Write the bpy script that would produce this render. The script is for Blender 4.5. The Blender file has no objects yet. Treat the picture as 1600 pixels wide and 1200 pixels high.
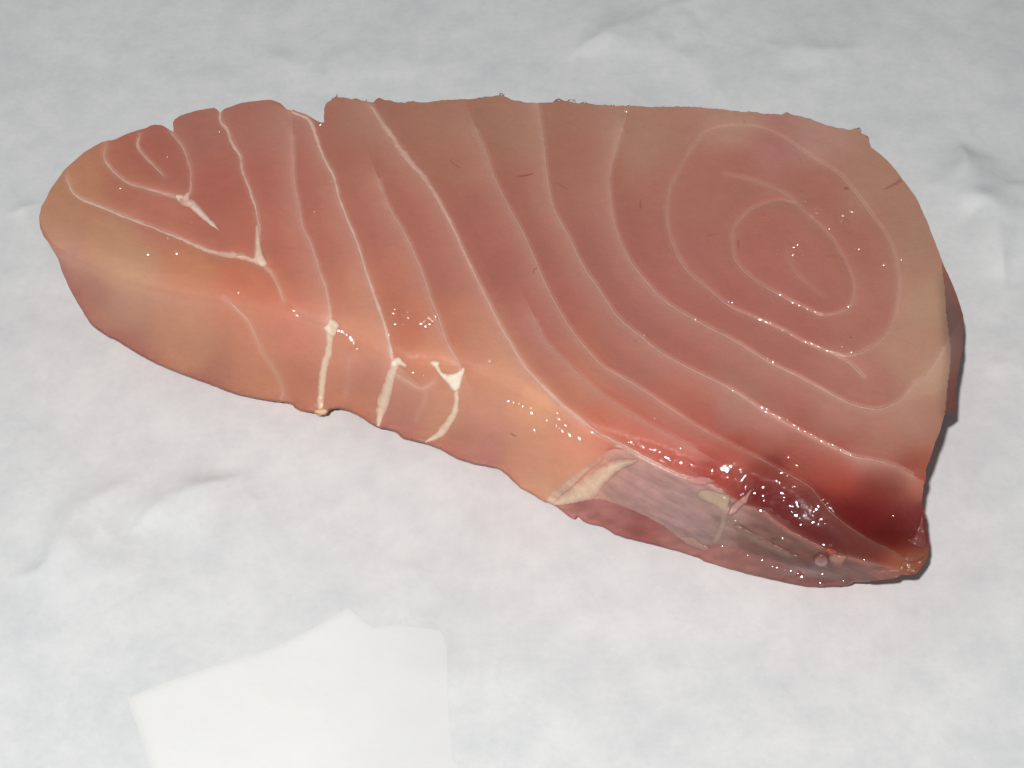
import bpy, math, random
import numpy as np
from mathutils import Vector
from mathutils.geometry import delaunay_2d_cdt

random.seed(7)
rng = np.random.RandomState(11)
scene = bpy.context.scene
COL = scene.collection

# ------------------------------------------------------------------ camera
W, H_PX = 1600.0, 1200.0                 # pixel frame in which the contours were measured
ELEV, HFOV, DIST = math.radians(51.0), math.radians(31.0), 0.455
cam_loc = np.array([0.0, -DIST * math.cos(ELEV), DIST * math.sin(ELEV)]) + np.array([0.0, 0.0, 0.012])
fwd = np.array([0.0, math.cos(ELEV), -math.sin(ELEV)])
right = np.array([1.0, 0.0, 0.0])
up = np.cross(right, fwd)
TANX = math.tan(HFOV / 2)
cd = bpy.data.cameras.new("camera")
cd.sensor_width = 36.0
cd.lens = 18.0 / TANX
cd.clip_start = 0.01
cd.clip_end = 50.0
cam = bpy.data.objects.new("camera", cd)
cam.location = cam_loc
cam.rotation_euler = (math.pi / 2 - ELEV, 0, 0)
COL.objects.link(cam)
scene.camera = cam

# ------------------------------------------------------------------ world and flash
w = bpy.data.worlds.new("World")
scene.world = w
w.use_nodes = True
bg = w.node_tree.nodes["Background"]
bg.inputs[0].default_value = (0.98, 1.0, 1.02, 1)
bg.inputs[1].default_value = 0.12
ld = bpy.data.lights.new("flash", 'AREA')          # the camera's own flash, a little left of the lens
ld.shape = 'DISK'
ld.size = 0.022
ld.energy = 4.95
ld.color = (1.0, 0.985, 0.965)
flash = bpy.data.objects.new("flash", ld)
flash.location = (-0.082, -0.39, 0.62)
flash.rotation_euler = (Vector((0, 0.0, 0.01)) - Vector(flash.location)).to_track_quat('-Z', 'Y').to_euler()
COL.objects.link(flash)
scene.view_settings.view_transform = 'Standard'
scene.view_settings.look = 'None'
scene.view_settings.exposure = 0.0
scene.view_settings.gamma = 1.0

# ------------------------------------------------------------------ helpers
def P(u, v, z):
    """point of the ray through a measured pixel at height z (vectorised)"""
    u = np.asarray(u, float); v = np.asarray(v, float); z = np.asarray(z, float)
    a = (u - W / 2) / (W / 2) * TANX
    b = -(v - H_PX / 2) / (W / 2) * TANX
    d = fwd + a[..., None] * right + b[..., None] * up
    t = (z - cam_loc[2]) / d[..., 2]
    return cam_loc + d * t[..., None]

def lin(c):
    c = np.asarray(c, float) / 255.0
    return np.where(c <= 0.04045, c / 12.92, ((c + 0.055) / 1.055) ** 2.4)

KALB = 0.80
def alb(c):
    return np.clip(lin(c) / KALB, 0, 0.9)

def spline(pts, step=3.0, closed=False):
    p = np.asarray(pts, float)
    if closed:
        q = np.vstack([p[-1], p, p[0], p[1]])
    else:
        q = np.vstack([2 * p[0] - p[1], p, 2 * p[-1] - p[-2]])
    out = []
    for i in range(1, len(q) - 2):
        p0, p1, p2, p3 = q[i - 1], q[i], q[i + 1], q[i + 2]
        n = max(1, int(np.hypot(*(p2 - p1)) / step))
        t = np.linspace(0, 1, n, endpoint=False)[:, None]
        out.append(0.5 * ((2 * p1) + (-p0 + p2) * t + (2 * p0 - 5 * p1 + 4 * p2 - p3) * t ** 2 + (-p0 + 3 * p1 - 3 * p2 + p3) * t ** 3))
    if not closed:
        out.append(q[-2][None])
    return np.vstack(out)

_tab = rng.rand(64, 256, 256)
def vnoise(x, y, scale, seed=0):
    """smooth value noise, -1..1"""
    T = _tab[seed % 64]
    x = np.asarray(x, float) / scale + 37.3 * seed; y = np.asarray(y, float) / scale + 11.7 * seed
    i = np.floor(x).astype(int); j = np.floor(y).astype(int)
    fx = x - i; fy = y - j
    fx = fx * fx * fx * (fx * (fx * 6 - 15) + 10); fy = fy * fy * fy * (fy * (fy * 6 - 15) + 10)
    i0, i1, j0, j1 = i % 256, (i + 1) % 256, j % 256, (j + 1) % 256
    return 2 * ((T[i0, j0] * (1 - fx) + T[i1, j0] * fx) * (1 - fy) + (T[i0, j1] * (1 - fx) + T[i1, j1] * fx) * fy) - 1

def fbm(x, y, scale, seed=0, octaves=4, gain=0.5):
    s, a, n = 0.0, 1.0, 0.0
    for k in range(octaves):
        s = s + a * vnoise(x, y, scale / 2 ** k, seed + k)
        n += a; a *= gain
    return s / n

def dist_poly(u, v, line, margin=1e9, closed=False):
    """distance and signed side (+ = below / right of travel) from points to a polyline"""
    u = np.asarray(u, float).ravel(); v = np.asarray(v, float).ravel()
    L = np.vstack([line, line[:1]]) if closed else np.asarray(line)
    D = np.full(u.shape, 1e9); S = np.zeros(u.shape)
    lo = L.min(0) - margin; hi = L.max(0) + margin
    idx = np.nonzero((u >= lo[0]) & (u <= hi[0]) & (v >= lo[1]) & (v <= hi[1]))[0]
    if len(idx) == 0:
        return D, S
    uu, vv = u[idx], v[idx]
    best = np.full(len(idx), 1e18); side = np.zeros(len(idx))
    for k in range(len(L) - 1):
        a, b = L[k], L[k + 1]
        if margin < 1e8:
            m = (uu > min(a[0], b[0]) - margin) & (uu < max(a[0], b[0]) + margin) & (vv > min(a[1], b[1]) - margin) & (vv < max(a[1], b[1]) + margin)
            sel = np.nonzero(m)[0]
            if len(sel) == 0:
                continue
        else:
            sel = slice(None)
        x, y = uu[sel] - a[0], vv[sel] - a[1]
        e = b - a; l2 = e @ e + 1e-9
        t = np.clip((x * e[0] + y * e[1]) / l2, 0, 1)
        dx, dy = x - t * e[0], y - t * e[1]
        d2 = dx * dx + dy * dy
        bs = best[sel]; better = d2 < bs
        best[sel] = np.where(better, d2, bs)
        side[sel] = np.where(better, np.sign(e[0] * dy - e[1] * dx), side[sel])
    D[idx] = np.sqrt(best); S[idx] = side
    return D, S

def inside(u, v, poly):
    u = np.asarray(u, float); v = np.asarray(v, float)
    r = np.zeros(u.shape, bool)
    x0, y0 = poly[-1]
    for x1, y1 in poly:
        if y1 != y0:
            c = ((y1 > v) != (y0 > v)) & (u < (x0 - x1) * (v - y1) / (y0 - y1) + x1)
            r ^= c
        x0, y0 = x1, y1
    return r

def make_mesh(name, co, faces, colors=None, wet_or_tint=None, normals=None, smooth=True):
    me = bpy.data.meshes.new(name)
    co = np.asarray(co, np.float32)
    if isinstance(faces, np.ndarray):
        k = faces.shape[1]
        me.vertices.add(len(co)); me.vertices.foreach_set("co", co.ravel())
        me.loops.add(faces.size); me.loops.foreach_set("vertex_index", faces.ravel().astype(np.int32))
        me.polygons.add(len(faces))
        me.polygons.foreach_set("loop_start", np.arange(0, faces.size, k, dtype=np.int32))
        me.polygons.foreach_set("loop_total", np.full(len(faces), k, np.int32))
        me.update(calc_edges=True); me.validate()
    else:
        me.from_pydata(co.tolist(), [], faces); me.update()
    me.polygons.foreach_set("use_smooth", np.full(len(me.polygons), smooth))
    if colors is not None:
        a = me.color_attributes.new("tint", 'FLOAT_COLOR', 'POINT')
        c = np.ones((len(co), 4), np.float32); c[:, :3] = colors
        a.data.foreach_set("color", c.ravel())
    if wet_or_tint is not None:
        a = me.attributes.new("wet_or_tint", 'FLOAT', 'POINT')
        a.data.foreach_set("value", np.asarray(wet_or_tint, np.float32))
    if normals is not None:
        me.normals_split_custom_set_from_vertices(np.asarray(normals, float).tolist())
    return me

def link(name, me, mat=None, parent=None, label=None, category=None, kind=None, group=None):
    o = bpy.data.objects.new(name, me)
    COL.objects.link(o)
    if mat: me.materials.append(mat)
    if parent: o.parent = parent
    if label: o["label"] = label
    if category: o["category"] = category
    if kind: o["kind"] = kind
    if group: o["group"] = group
    return o

# ------------------------------------------------------------------ materials
def new_mat(name):
    m = bpy.data.materials.new(name); m.use_nodes = True
    nt = m.node_tree; nt.nodes.clear()
    out = nt.nodes.new("ShaderNodeOutputMaterial"); b = nt.nodes.new("ShaderNodeBsdfPrincipled")
    nt.links.new(b.outputs[0], out.inputs[0])
    return m, nt, b

def nnoise(nt, scale, detail=3, rough=0.55, vec=None, stretch=None):
    n = nt.nodes.new("ShaderNodeTexNoise"); n.inputs["Scale"].default_value = scale
    n.inputs["Detail"].default_value = detail; n.inputs["Roughness"].default_value = rough
    tc = nt.nodes.new("ShaderNodeTexCoord")
    mp = nt.nodes.new("ShaderNodeMapping")
    if stretch: mp.inputs["Scale"].default_value = stretch
    nt.links.new(tc.outputs["Object"], mp.inputs[0]); nt.links.new(mp.outputs[0], n.inputs["Vector"])
    return n

def flesh_material(name, rough=0.5, coat=0.07, bump=0.16, sss=0.0, mott=0.06):
    m, nt, b = new_mat(name)
    at = nt.nodes.new("ShaderNodeAttribute"); at.attribute_name = "tint"
    n1 = nnoise(nt, 420, 4, 0.6)
    n2 = nnoise(nt, 1500, 2, 0.6, stretch=(0.35, 1.6, 1.0))
    mr = nt.nodes.new("ShaderNodeMapRange"); mr.inputs[3].default_value = 1 - mott; mr.inputs[4].default_value = 1 + mott
    nt.links.new(n1.outputs[0], mr.inputs[0])
    mr2 = nt.nodes.new("ShaderNodeMapRange"); mr2.inputs[3].default_value = 1 - mott * 0.7; mr2.inputs[4].default_value = 1 + mott * 0.7
    nt.links.new(n2.outputs[0], mr2.inputs[0])
    mu = nt.nodes.new("ShaderNodeMath"); mu.operation = 'MULTIPLY'
    nt.links.new(mr.outputs[0], mu.inputs[0]); nt.links.new(mr2.outputs[0], mu.inputs[1])
    mx = nt.nodes.new("ShaderNodeVectorMath"); mx.operation = 'SCALE'
    nt.links.new(at.outputs["Color"], mx.inputs[0]); nt.links.new(mu.outputs[0], mx.inputs["Scale"])
    nt.links.new(mx.outputs[0], b.inputs["Base Color"])
    b.inputs["Roughness"].default_value = rough
    b.inputs["IOR"].default_value = 1.38
    b.inputs["Specular IOR Level"].default_value = 0.16
    b.inputs["Coat Weight"].default_value = coat
    cr = nt.nodes.new("ShaderNodeAttribute"); cr.attribute_name = "wet_or_tint"
    cm = nt.nodes.new("ShaderNodeMapRange"); cm.inputs[3].default_value = 0.30; cm.inputs[4].default_value = 0.05
    nt.links.new(cr.outputs["Fac"], cm.inputs[0]); nt.links.new(cm.outputs[0], b.inputs["Coat Roughness"])
    b.inputs["Coat IOR"].default_value = 1.55
    if sss > 0:
        b.inputs["Subsurface Weight"].default_value = sss
        b.inputs["Subsurface Radius"].default_value = (1.0, 0.45, 0.3)
        b.inputs["Subsurface Scale"].default_value = 0.0012
    wn = nt.nodes.new("ShaderNodeAttribute"); wn.attribute_name = "wet_or_tint"
    n3 = nnoise(nt, 900, 2, 0.5)
    bp = nt.nodes.new("ShaderNodeBump"); bp.inputs["Distance"].default_value = 0.0006
    st = nt.nodes.new("ShaderNodeMath"); st.operation = 'MULTIPLY_ADD'
    st.inputs[1].default_value = -0.05; st.inputs[2].default_value = bump
    nt.links.new(wn.outputs["Fac"], st.inputs[0]); nt.links.new(st.outputs[0], bp.inputs["Strength"])
    nt.links.new(n3.outputs[0], bp.inputs["Height"])
    nt.links.new(bp.outputs[0], b.inputs["Normal"]); nt.links.new(bp.outputs[0], b.inputs["Coat Normal"])
    cw = nt.nodes.new("ShaderNodeMath"); cw.operation = 'MULTIPLY_ADD'; cw.use_clamp = True
    cw.inputs[1].default_value = 0.9; cw.inputs[2].default_value = coat
    nt.links.new(wn.outputs["Fac"], cw.inputs[0]); nt.links.new(cw.outputs[0], b.inputs["Coat Weight"])
    return m

MAT_FLESH = flesh_material("raw_flesh", sss=0.6)
MAT_TISSUE = flesh_material("connective_tissue", rough=0.5, coat=0.2, bump=0.35, mott=0.06)
MAT_MEMBRANE = flesh_material("belly_membrane", rough=0.45, coat=0.25, bump=0.3, mott=0.12)

def glint_material():
    m, nt, b = new_mat("wet_glint")
    at = nt.nodes.new("ShaderNodeAttribute"); at.attribute_name = "tint"
    nt.links.new(at.outputs["Color"], b.inputs["Base Color"])
    b.inputs["Roughness"].default_value = 0.06
    b.inputs["IOR"].default_value = 1.55
    b.inputs["Coat Weight"].default_value = 1.0
    b.inputs["Coat Roughness"].default_value = 0.03
    return m
MAT_GLINT = glint_material()

def paper_material(name, base, mott, bounce_tint=True, edge=None):
    m, nt, b = new_mat(name)
    col = nt.nodes.new("ShaderNodeRGB"); col.outputs[0].default_value = (*base, 1)
    cur = col.outputs[0]
    def mult(n, lo, hi, c_lo=(1, 1, 1)):
        nonlocal cur
        mr = nt.nodes.new("ShaderNodeMapRange"); mr.inputs[1].default_value = lo; mr.inputs[2].default_value = hi
        nt.links.new(n.outputs[0], mr.inputs[0])
        mx = nt.nodes.new("ShaderNodeMix"); mx.data_type = 'RGBA'; mx.blend_type = 'MIX'
        mx.inputs[6].default_value = (*c_lo, 1); mx.inputs[7].default_value = (1, 1, 1, 1)
        nt.links.new(mr.outputs[0], mx.inputs[0])
        mm = nt.nodes.new("ShaderNodeMix"); mm.data_type = 'RGBA'; mm.blend_type = 'MULTIPLY'; mm.inputs[0].default_value = 1
        nt.links.new(cur, mm.inputs[6]); nt.links.new(mx.outputs[2], mm.inputs[7])
        cur = mm.outputs[2]
    k = mott
    mult(nnoise(nt, 42, 5, 0.6), 0.35, 0.62, (1 - .10 * k, 1 - .095 * k, 1 - .08 * k))       # clouds in the pulp
    mult(nnoise(nt, 135, 4, 0.6), 0.3, 0.6, (1 - .09 * k, 1 - .085 * k, 1 - .07 * k))
    mult(nnoise(nt, 520, 3, 0.65), 0.3, 0.6, (1 - .05 * k, 1 - .045 * k, 1 - .035 * k))      # fibre specks
    if bounce_tint or edge:
        at = nt.nodes.new("ShaderNodeAttribute"); at.attribute_name = "wet_or_tint"  # carries the painted pink bounce on the sheet, the edge fade on the slip
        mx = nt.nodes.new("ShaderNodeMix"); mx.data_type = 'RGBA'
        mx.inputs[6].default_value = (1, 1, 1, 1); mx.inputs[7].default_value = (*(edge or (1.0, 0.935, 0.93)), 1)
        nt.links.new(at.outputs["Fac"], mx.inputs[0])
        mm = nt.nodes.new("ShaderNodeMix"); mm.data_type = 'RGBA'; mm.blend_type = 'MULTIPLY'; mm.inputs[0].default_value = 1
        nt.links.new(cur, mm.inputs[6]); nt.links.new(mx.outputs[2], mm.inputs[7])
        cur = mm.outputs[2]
    nt.links.new(cur, b.inputs["Base Color"])
    b.inputs["Roughness"].default_value = 0.62
    b.inputs["Specular IOR Level"].default_value = 0.25
    n = nnoise(nt, 700, 4, 0.6)
    bp = nt.nodes.new("ShaderNodeBump"); bp.inputs["Strength"].default_value = 0.10; bp.inputs["Distance"].default_value = 0.0005
    nt.links.new(n.outputs[0], bp.inputs["Height"]); nt.links.new(bp.outputs[0], b.inputs["Normal"])
    return m
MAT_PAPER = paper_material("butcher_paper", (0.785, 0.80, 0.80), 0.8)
MAT_SLIP = paper_material("slip_paper", (0.85, 0.857, 0.85), 0.15, bounce_tint=False, edge=(0.915, 0.917, 0.92))

# ------------------------------------------------------------------ traced contours (pixels of a 1600 x 1200 frame)
OUT = [(61,339),(65,322),(73,308),(80,294),(90,280),(100,266),(112,255),(123,245),(134,236),(146,229),(159,222),(171,219.5),(182,217.5),(192,212),(202,208),(215,203.5),(227,200),(235,196.5),(243,195),(250,195.5),(256,197),(263,201),(268,205),(271.5,207),(271,199),(270,192),(273,186),(282,181),(293,177),(310,172.5),(327,169),(335,168.4),(340,172),(344,177),(348,172),(352.5,169),(365,165),(377,161),(396,158),(415,156),(424,156),(431,158),(438,161.5),(443,166),(447,170),(452,172),(465,174.5),(477,178),(488,184),(497,189.5),(503,192),(507,191),(506,181),(507,171),(508,165),(510,161),(514,158),(518,155),(524,151),(531,152.5),(540,153),(549,155),(565,157),(581,160),(588,156),(593,153),(598,154),(602.5,156.6),(616,159),(631,161),(638,159),(646,158),(659,160),(675,158.5),(690,157.5),(720,155.5),(752,153),(762,151),(771,150),(778,149),(784,148),(789,151),(793,153),(804,156),(815,158),(828,160),(840,161),(851,159.5),(862,159),(877,156),(888,158.5),(899,160),(920,162),(940,164),(968,165.5),(996,166),(1034,166.5),(1071,167),(1090,168),(1109,169),(1127,171),(1146,173),(1183,176),(1221,179),(1226,177),(1229,176),(1244,180),(1259,184),(1278,190),(1296,196),(1311,200),(1326,203),(1335,201.5),(1341,201),(1345,204.5),(1347,209),(1352,211),(1356,214),(1358,222),(1362,231),(1374,240),(1386,250),(1398,264),(1409,278),(1420,293),(1431,308),(1439,324),(1446,340),(1452,355),(1458,370),(1464,386),(1470,402),(1475,415),(1481,428),(1488,444),(1495,461),(1501,479),(1505,494),(1506.5,508),(1505,527),(1504.5,545),(1500,567),(1496,588),(1494,610),(1493,639),(1486,644),(1476,647),(1469,673),(1462,690),(1455.6,710),(1452,720),(1446,735),(1447.5,746),(1443,760),(1441.5,774),(1441,787),(1446.5,806),(1448,829),(1451,843),(1452,858),(1449,870),(1444,880),(1438,889),(1432,897),(1425,898.5),(1416,898),(1407,898),(1402,902),(1390,904.5),(1378,906),(1365,908),(1352,909),(1343,909),(1334,909.5),(1331,912),(1327,914),(1313,916),(1300,917),(1284,917.5),(1268,917),(1257,916),(1247,914),(1226,910),(1205,905),(1186,901),(1166,896),(1146,890.5),(1126,885),(1115,881),(1100,877),(1088,870),(1075,866),(1058,861),(1040,856),(1017,850),(995,845),(977,840.5),(960,835),(950,828),(940,822.5),(931,820.5),(922,819),(915,816.5),(910,814),(905,809),(902,806.5),(900,809),(897,811),(892,809),(887,806),(878,799),(870,792),(862,788),(855,785),(849,783),(840,778),(831,772),(822,767),(812,762.5),(801,752),(790,741),(782,735),(774,731),(757,728),(740,725),(726,721),(712,716),(698,708),(684,700),(672,695.5),(659,692),(643,688.5),(627.5,684),(620,677),(612,672),(602,670),(593,669),(584,665),(574,659),(565,653),(556,647),(545,642),(534,639),(526,638.5),(518,639.5),(513,642.5),(509,646),(502,648),(495,646),(484,644),(474,642.5),(467,641),(460,637.5),(457,633),(450,630),(444,628.5),(435,627.5),(426,626.6),(400,622.5),(372.5,617),(349,609),(326,600),(302,591.5),(279,583),(260,575.5),(241,567),(225,559),(210,550),(197,542),(185,534),(174,528),(163,523),(153,516.5),(144,509),(138,501),(132,492),(125,480),(119,470),(113,459),(107,447),(98,426),(91,406),(86,396),(76,380),(68,369),(63,357)]
outl = np.array(OUT, float)
# fibres and nicks of the cut edge: small irregularity everywhere
o2 = []
for i in range(len(outl)):
    a, b = outl[i], outl[(i + 1) % len(outl)]
    n = max(1, int(np.hypot(*(b - a)) / 2.5))
    for k in range(n):
        o2.append(a + (b - a) * k / n)
outl = np.array(o2)
nrm = np.roll(outl, -1, 0) - np.roll(outl, 1, 0); nrm = np.stack([nrm[:, 1], -nrm[:, 0]], 1); nrm /= np.linalg.norm(nrm, axis=1, keepdims=True) + 1e-9
ss = np.arange(len(outl)) * 2.5
topw = np.where((outl[:, 1] < 235) & (outl[:, 0] > 500), 1.0, 0.35)
outl = outl + nrm * (topw * (0.9 * vnoise(ss, ss * 0, 9, 3) + 0.7 * vnoise(ss, ss * 0, 4, 4)))[:, None]

S = {}
S['v_left'] = [(104,276),(107,286),(118,305),(143,317.5),(174,330),(209,344),(246,358),(277.5,370.6),(312,386),(340,396),(371,400),(393,406.5),(409,413)]
S['v_left_tail'] = [(409,413),(424,427),(434,446),(443,471)]
S['v_right'] = [(344,177),(345,189),(356,205),(365,227),(376,246),(379,267.5),(387,289),(395,311),(401,333),(404,355),(402.5,380),(401,402),(409,413)]
S['inner_left'] = [(165,224),(163,246),(174,264),(199,285),(227,294),(259,303),(287,311)]
S['inner_right'] = [(265,205),(284,227),(293,249),(298,271),(297,299),(287,311)]
S['core'] = [(218,211),(215,227),(224,242.5),(240,258),(256,275)]
S['six'] = [(458,215),(460,280),(467,317),(474,355),(487,383),(499,421),(509,449),(515,483),(517,512)]
S['six_wall'] = [(517,508),(513,544),(507,570),(504,591),(501,625),(500,643)]
S['seven'] = [(456,174),(481,186),(491.5,205),(504,242.5),(521,274),(531,311),(543,342.5),(559,380),(571,421),(584,458),(597,496),(606,528),(612,559),(618,567)]
S['seven_wall'] = [(618,565),(610,591),(602,620),(596,640),(591,666)]
S['eight'] = [(593,283),(609,324),(631,361),(649,399),(662,430),(675,470),(684,491),(699,534),(718,569),(722,577)]
S['eight_wall'] = [(720,580),(714,610),(713,625),(708,650),(690,675),(665,691)]
S['nine'] = [(581,166),(590,180),(602.5,199),(621,225),(640,252),(665,280),(690,321),(709,358),(727.5,399),(749,442.5),(777.5,500),(799,537.5),(821,573),(846,600),(871,625),(890,642.5),(927.5,672.5),(947.5,684),(990,705),(1027.5,725),(1065,742.5),(1100,752),(1130,768)]
S['ten'] = [(746,205),(762,242.5),(771,271),(793,317.5),(815,358),(834,399),(855,448),(884,500),(905,530),(940,569),(967,586),(995,602),(1040,632),(1090,665),(1140,692),(1187,716),(1226,737),(1263,758),(1284,782),(1302,803),(1336,829),(1362.5,845),(1389,857),(1414,872)]
S['ten_branch'] = [(838,500),(856,534),(893,572),(937,612),(980,640),(1030,670),(1085,700)]
S['eleven'] = [(841,165),(849,217.5),(854,267.5),(865,324),(890,371),(909,411),(940,457),(965,494),(1000,524),(1037,553),(1077.6,575),(1145,609),(1202,646),(1270,683),(1331,711.6),(1364.5,718),(1398,727),(1424,741)]
S['twelve'] = [(972,205),(963,235),(953,280),(959,340),(974,385),(996,422.5),(1037.5,468),(1086,499),(1152,534),(1203,566),(1243,585),(1280,605),(1321,627),(1354,637),(1378,638),(1405,625.5),(1425,602),(1449,582),(1472.5,544.5)]
S['ring'] = [(1165,197.5),(1120,201),(1090,220),(1060,265),(1043,310),(1045,362.5),(1071,419),(1109,452.5),(1142.5,479),(1180,496),(1225,516),(1259,535),(1315,556),(1356,546),(1386,520),(1401,475),(1403,430),(1390,377.5),(1360,332.5),(1315,276),(1270,246),(1221,214),(1184,199)]
S['ring_tail'] = [(1307,556),(1325,566),(1338,577),(1350,590)]
S['small_ring'] = [(1240,318),(1217,313),(1196,318),(1172,329),(1150,351),(1144,370),(1150,407.5),(1180,437.5),(1217.5,460),(1251,477),(1285,492),(1315,486),(1330,471),(1332,441),(1319,407.5),(1300,374),(1266,340)]
S['small_ring_top'] = [(1266,340),(1262,336),(1232,306),(1202,291),(1165,278),(1135,272)]
S['heart'] = [(1229,396),(1236,415),(1259,441),(1289,464)]
S['low_red'] = [(1130,768),(1158,787),(1189,797.5),(1218,818.5),(1247,837),(1300,862),(1362,880),(1415,893)]
S['wall_tan'] = [(73,380),(100,400),(130,415),(165,432),(200,446),(240,456),(300,470),(345,478),(420,488),(470,500),(517,512)]
S['wall_line'] = [(350,466),(372,486),(390,507),(410,550),(430,580),(443,612),(441,625)]
S['wall_mid'] = [(618,585),(643,600),(655,607),(668,604),(678,596)]
S['wall_mid_stem'] = [(666,604),(664,625),(650,655)]
S['wall_soft'] = [(548,560),(545,590),(540,620)]
SEP = {k: spline(v, 3.0, closed=(k == 'ring')) for k, v in S.items()}

# cuts that divide the meat into flakes (the septa, run on to the rim)
def cut(*parts):
    return np.vstack([np.asarray(p, float) for p in parts])
SKIN_EDGE = [(1464,380),(1470,402),(1474,430),(1477,455),(1479,490),(1483,520),(1486,551),(1484,580),(1481,602),(1478,639),(1476,650)]
MEMB_LEFT = [(968,693),(950,705),(925,724),(900,742),(880,758),(862,772),(852,788)]
MEMB_LOW = [(855,790),(880,788),(905,783),(932,780),(950,783),(990,797),(1035,820),(1062,841),(1085,853),(1130,850),(1180,866),(1240,884),(1290,897),(1330,915)]
BLOOD = [(1003,712),(1050,697),(1100,682),(1140,692),(1180,702),(1230,722),(1320,752),(1400,762),(1450,768)]
CUTS = [cut([(98,262)], SEP['v_left'], SEP['v_left_tail'], [(470,492),(517,512)]),
        cut([(344,160)], SEP['v_right']), cut([(165,205)], SEP['inner_left']), cut([(268,198)], SEP['inner_right']),
        cut([(457,160)], SEP['six'], SEP['six_wall'], [(499,660)]),
        cut([(446,160)], SEP['seven'], SEP['seven_wall'], [(590,680)]),
        cut([(578,150),(585,230)], SEP['eight'], SEP['eight_wall'], [(661,705)]),
        cut([(578,150)], SEP['nine'], SEP['low_red'], [(1440,905)]),
        cut([(740,140)], SEP['ten'], [(1460,872)]), cut([(841,150)], SEP['eleven'], [(1460,748)]),
        cut([(976,150)], SEP['twelve'], [(1487,530)]), SEP['ring'], np.vstack([SEP['ring'][-1:], SEP['ring'][:1]]),
        cut(SEP['small_ring'], [(1235,318), (1196,318)]), spline(SKIN_EDGE, 3), spline(MEMB_LEFT, 3), spline(MEMB_LOW, 3), spline(BLOOD, 3)]

# ------------------------------------------------------------------ height of the meat over the paper
HT = 0.028
STEP = 1.5
gu = np.arange(52, 1516, STEP); gv = np.arange(138, 926, STEP)
GU, GV = np.meshgrid(gu, gv)                       # rows = v
NV, NU = GU.shape
FRONT = spline([(55,330),(70,362),(90,385),(140,412),(200,436),(260,452),(330,466),(400,482),(460,497),(517,508),(565,535),(618,562),(670,570),(722,574),(780,598),(840,632),(900,668),(965,694),(1030,728),(1090,756),(1150,785),(1220,822),(1300,862),(1380,885),(1445,900)], 3)
top_poly = np.vstack([FRONT, [(1600,900),(1600,0),(0,0),(0,330)]])
in_top = inside(GU, GV, top_poly)
dF, _ = dist_poly(GU, GV, FRONT)
lower = outl[(np.arange(len(outl)))]
mB = ~inside(outl[:, 0], outl[:, 1], top_poly)
dB = np.full(GU.size, 1e9)
B = outl[mB]
for k in range(0, len(B), 1):
    dd = (GU.ravel() - B[k, 0]) ** 2 + (GV.ravel() - B[k, 1]) ** 2
    np.minimum(dB, dd, out=dB)
dB = np.sqrt(dB).reshape(GU.shape); dF = dF.reshape(GU.shape)
t = np.where(in_top, 0.0, dF / (dF + dB + 1e-6))
def sstep(x): x = np.clip(x, 0, 1); return x * x * (3 - 2 * x)
z_foot = 0.0004 + 0.013 * sstep((GU - 1335) / 75) + 0.022 * sstep((215 - GU) / 150) * sstep((560 - GV) / 210)
Z = HT * (1 - t) + z_foot * t + 0.0022 * np.sin(np.pi * t)
# the top rolls over towards the front edge, more so at the dark end
roll = sstep((GU - 900) / 230) * (1 - 0.80 * sstep((GU - 1265) / 90))
wr = 30 + 46 * roll
amt = 0.0024 + 0.0038 * roll
Z -= np.where(in_top, amt * np.clip(1 - dF / wr, 0, 1) ** 2, (amt * (1 - t)))
# the tail corner at the right sinks towards the paper
Z -= np.where(in_top, 1, 1 - t) * 0.0105 * sstep((GV - 690) / 200) * sstep((GU - 1230) / 200)
# gentle unevenness of the cut
Z += np.where(in_top, 1, 1 - t) * (0.0005 * fbm(GU, GV, 190, 2, 3) + 0.00012 * fbm(GU, GV, 40, 5, 3))
# skin side at the right turns down out of the cut face
skin_line = spline(SKIN_EDGE, 3)
skin_poly = np.vstack([skin_line, [(1530,660),(1530,370)]])
in_skin = inside(GU, GV, skin_poly)
dS, _ = dist_poly(GU, GV, skin_line)
dS = dS.reshape(GU.shape)
Z = np.where(in_skin, Z - 0.0006 * np.clip(dS, 0, 26), Z)
# blur to round edges (inside the outline only)
MASK = inside(GU, GV, outl)
def blur(A, n):
    w_ = MASK.astype(float); a = A * w_
    for _ in range(n):
        for ax in (0, 1):
            a = (np.roll(a, 1, ax) + 2 * a + np.roll(a, -1, ax)) / 4
            w_ = (np.roll(w_, 1, ax) + 2 * w_ + np.roll(w_, -1, ax)) / 4
    return np.where(MASK, a / np.maximum(w_, 1e-6), A)
Zs = blur(Z, 75); Zl = blur(Zs, 260)
wl = sstep((930 - GU) / 330)
Z = Zs * (1 - wl) + Zl * wl

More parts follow.
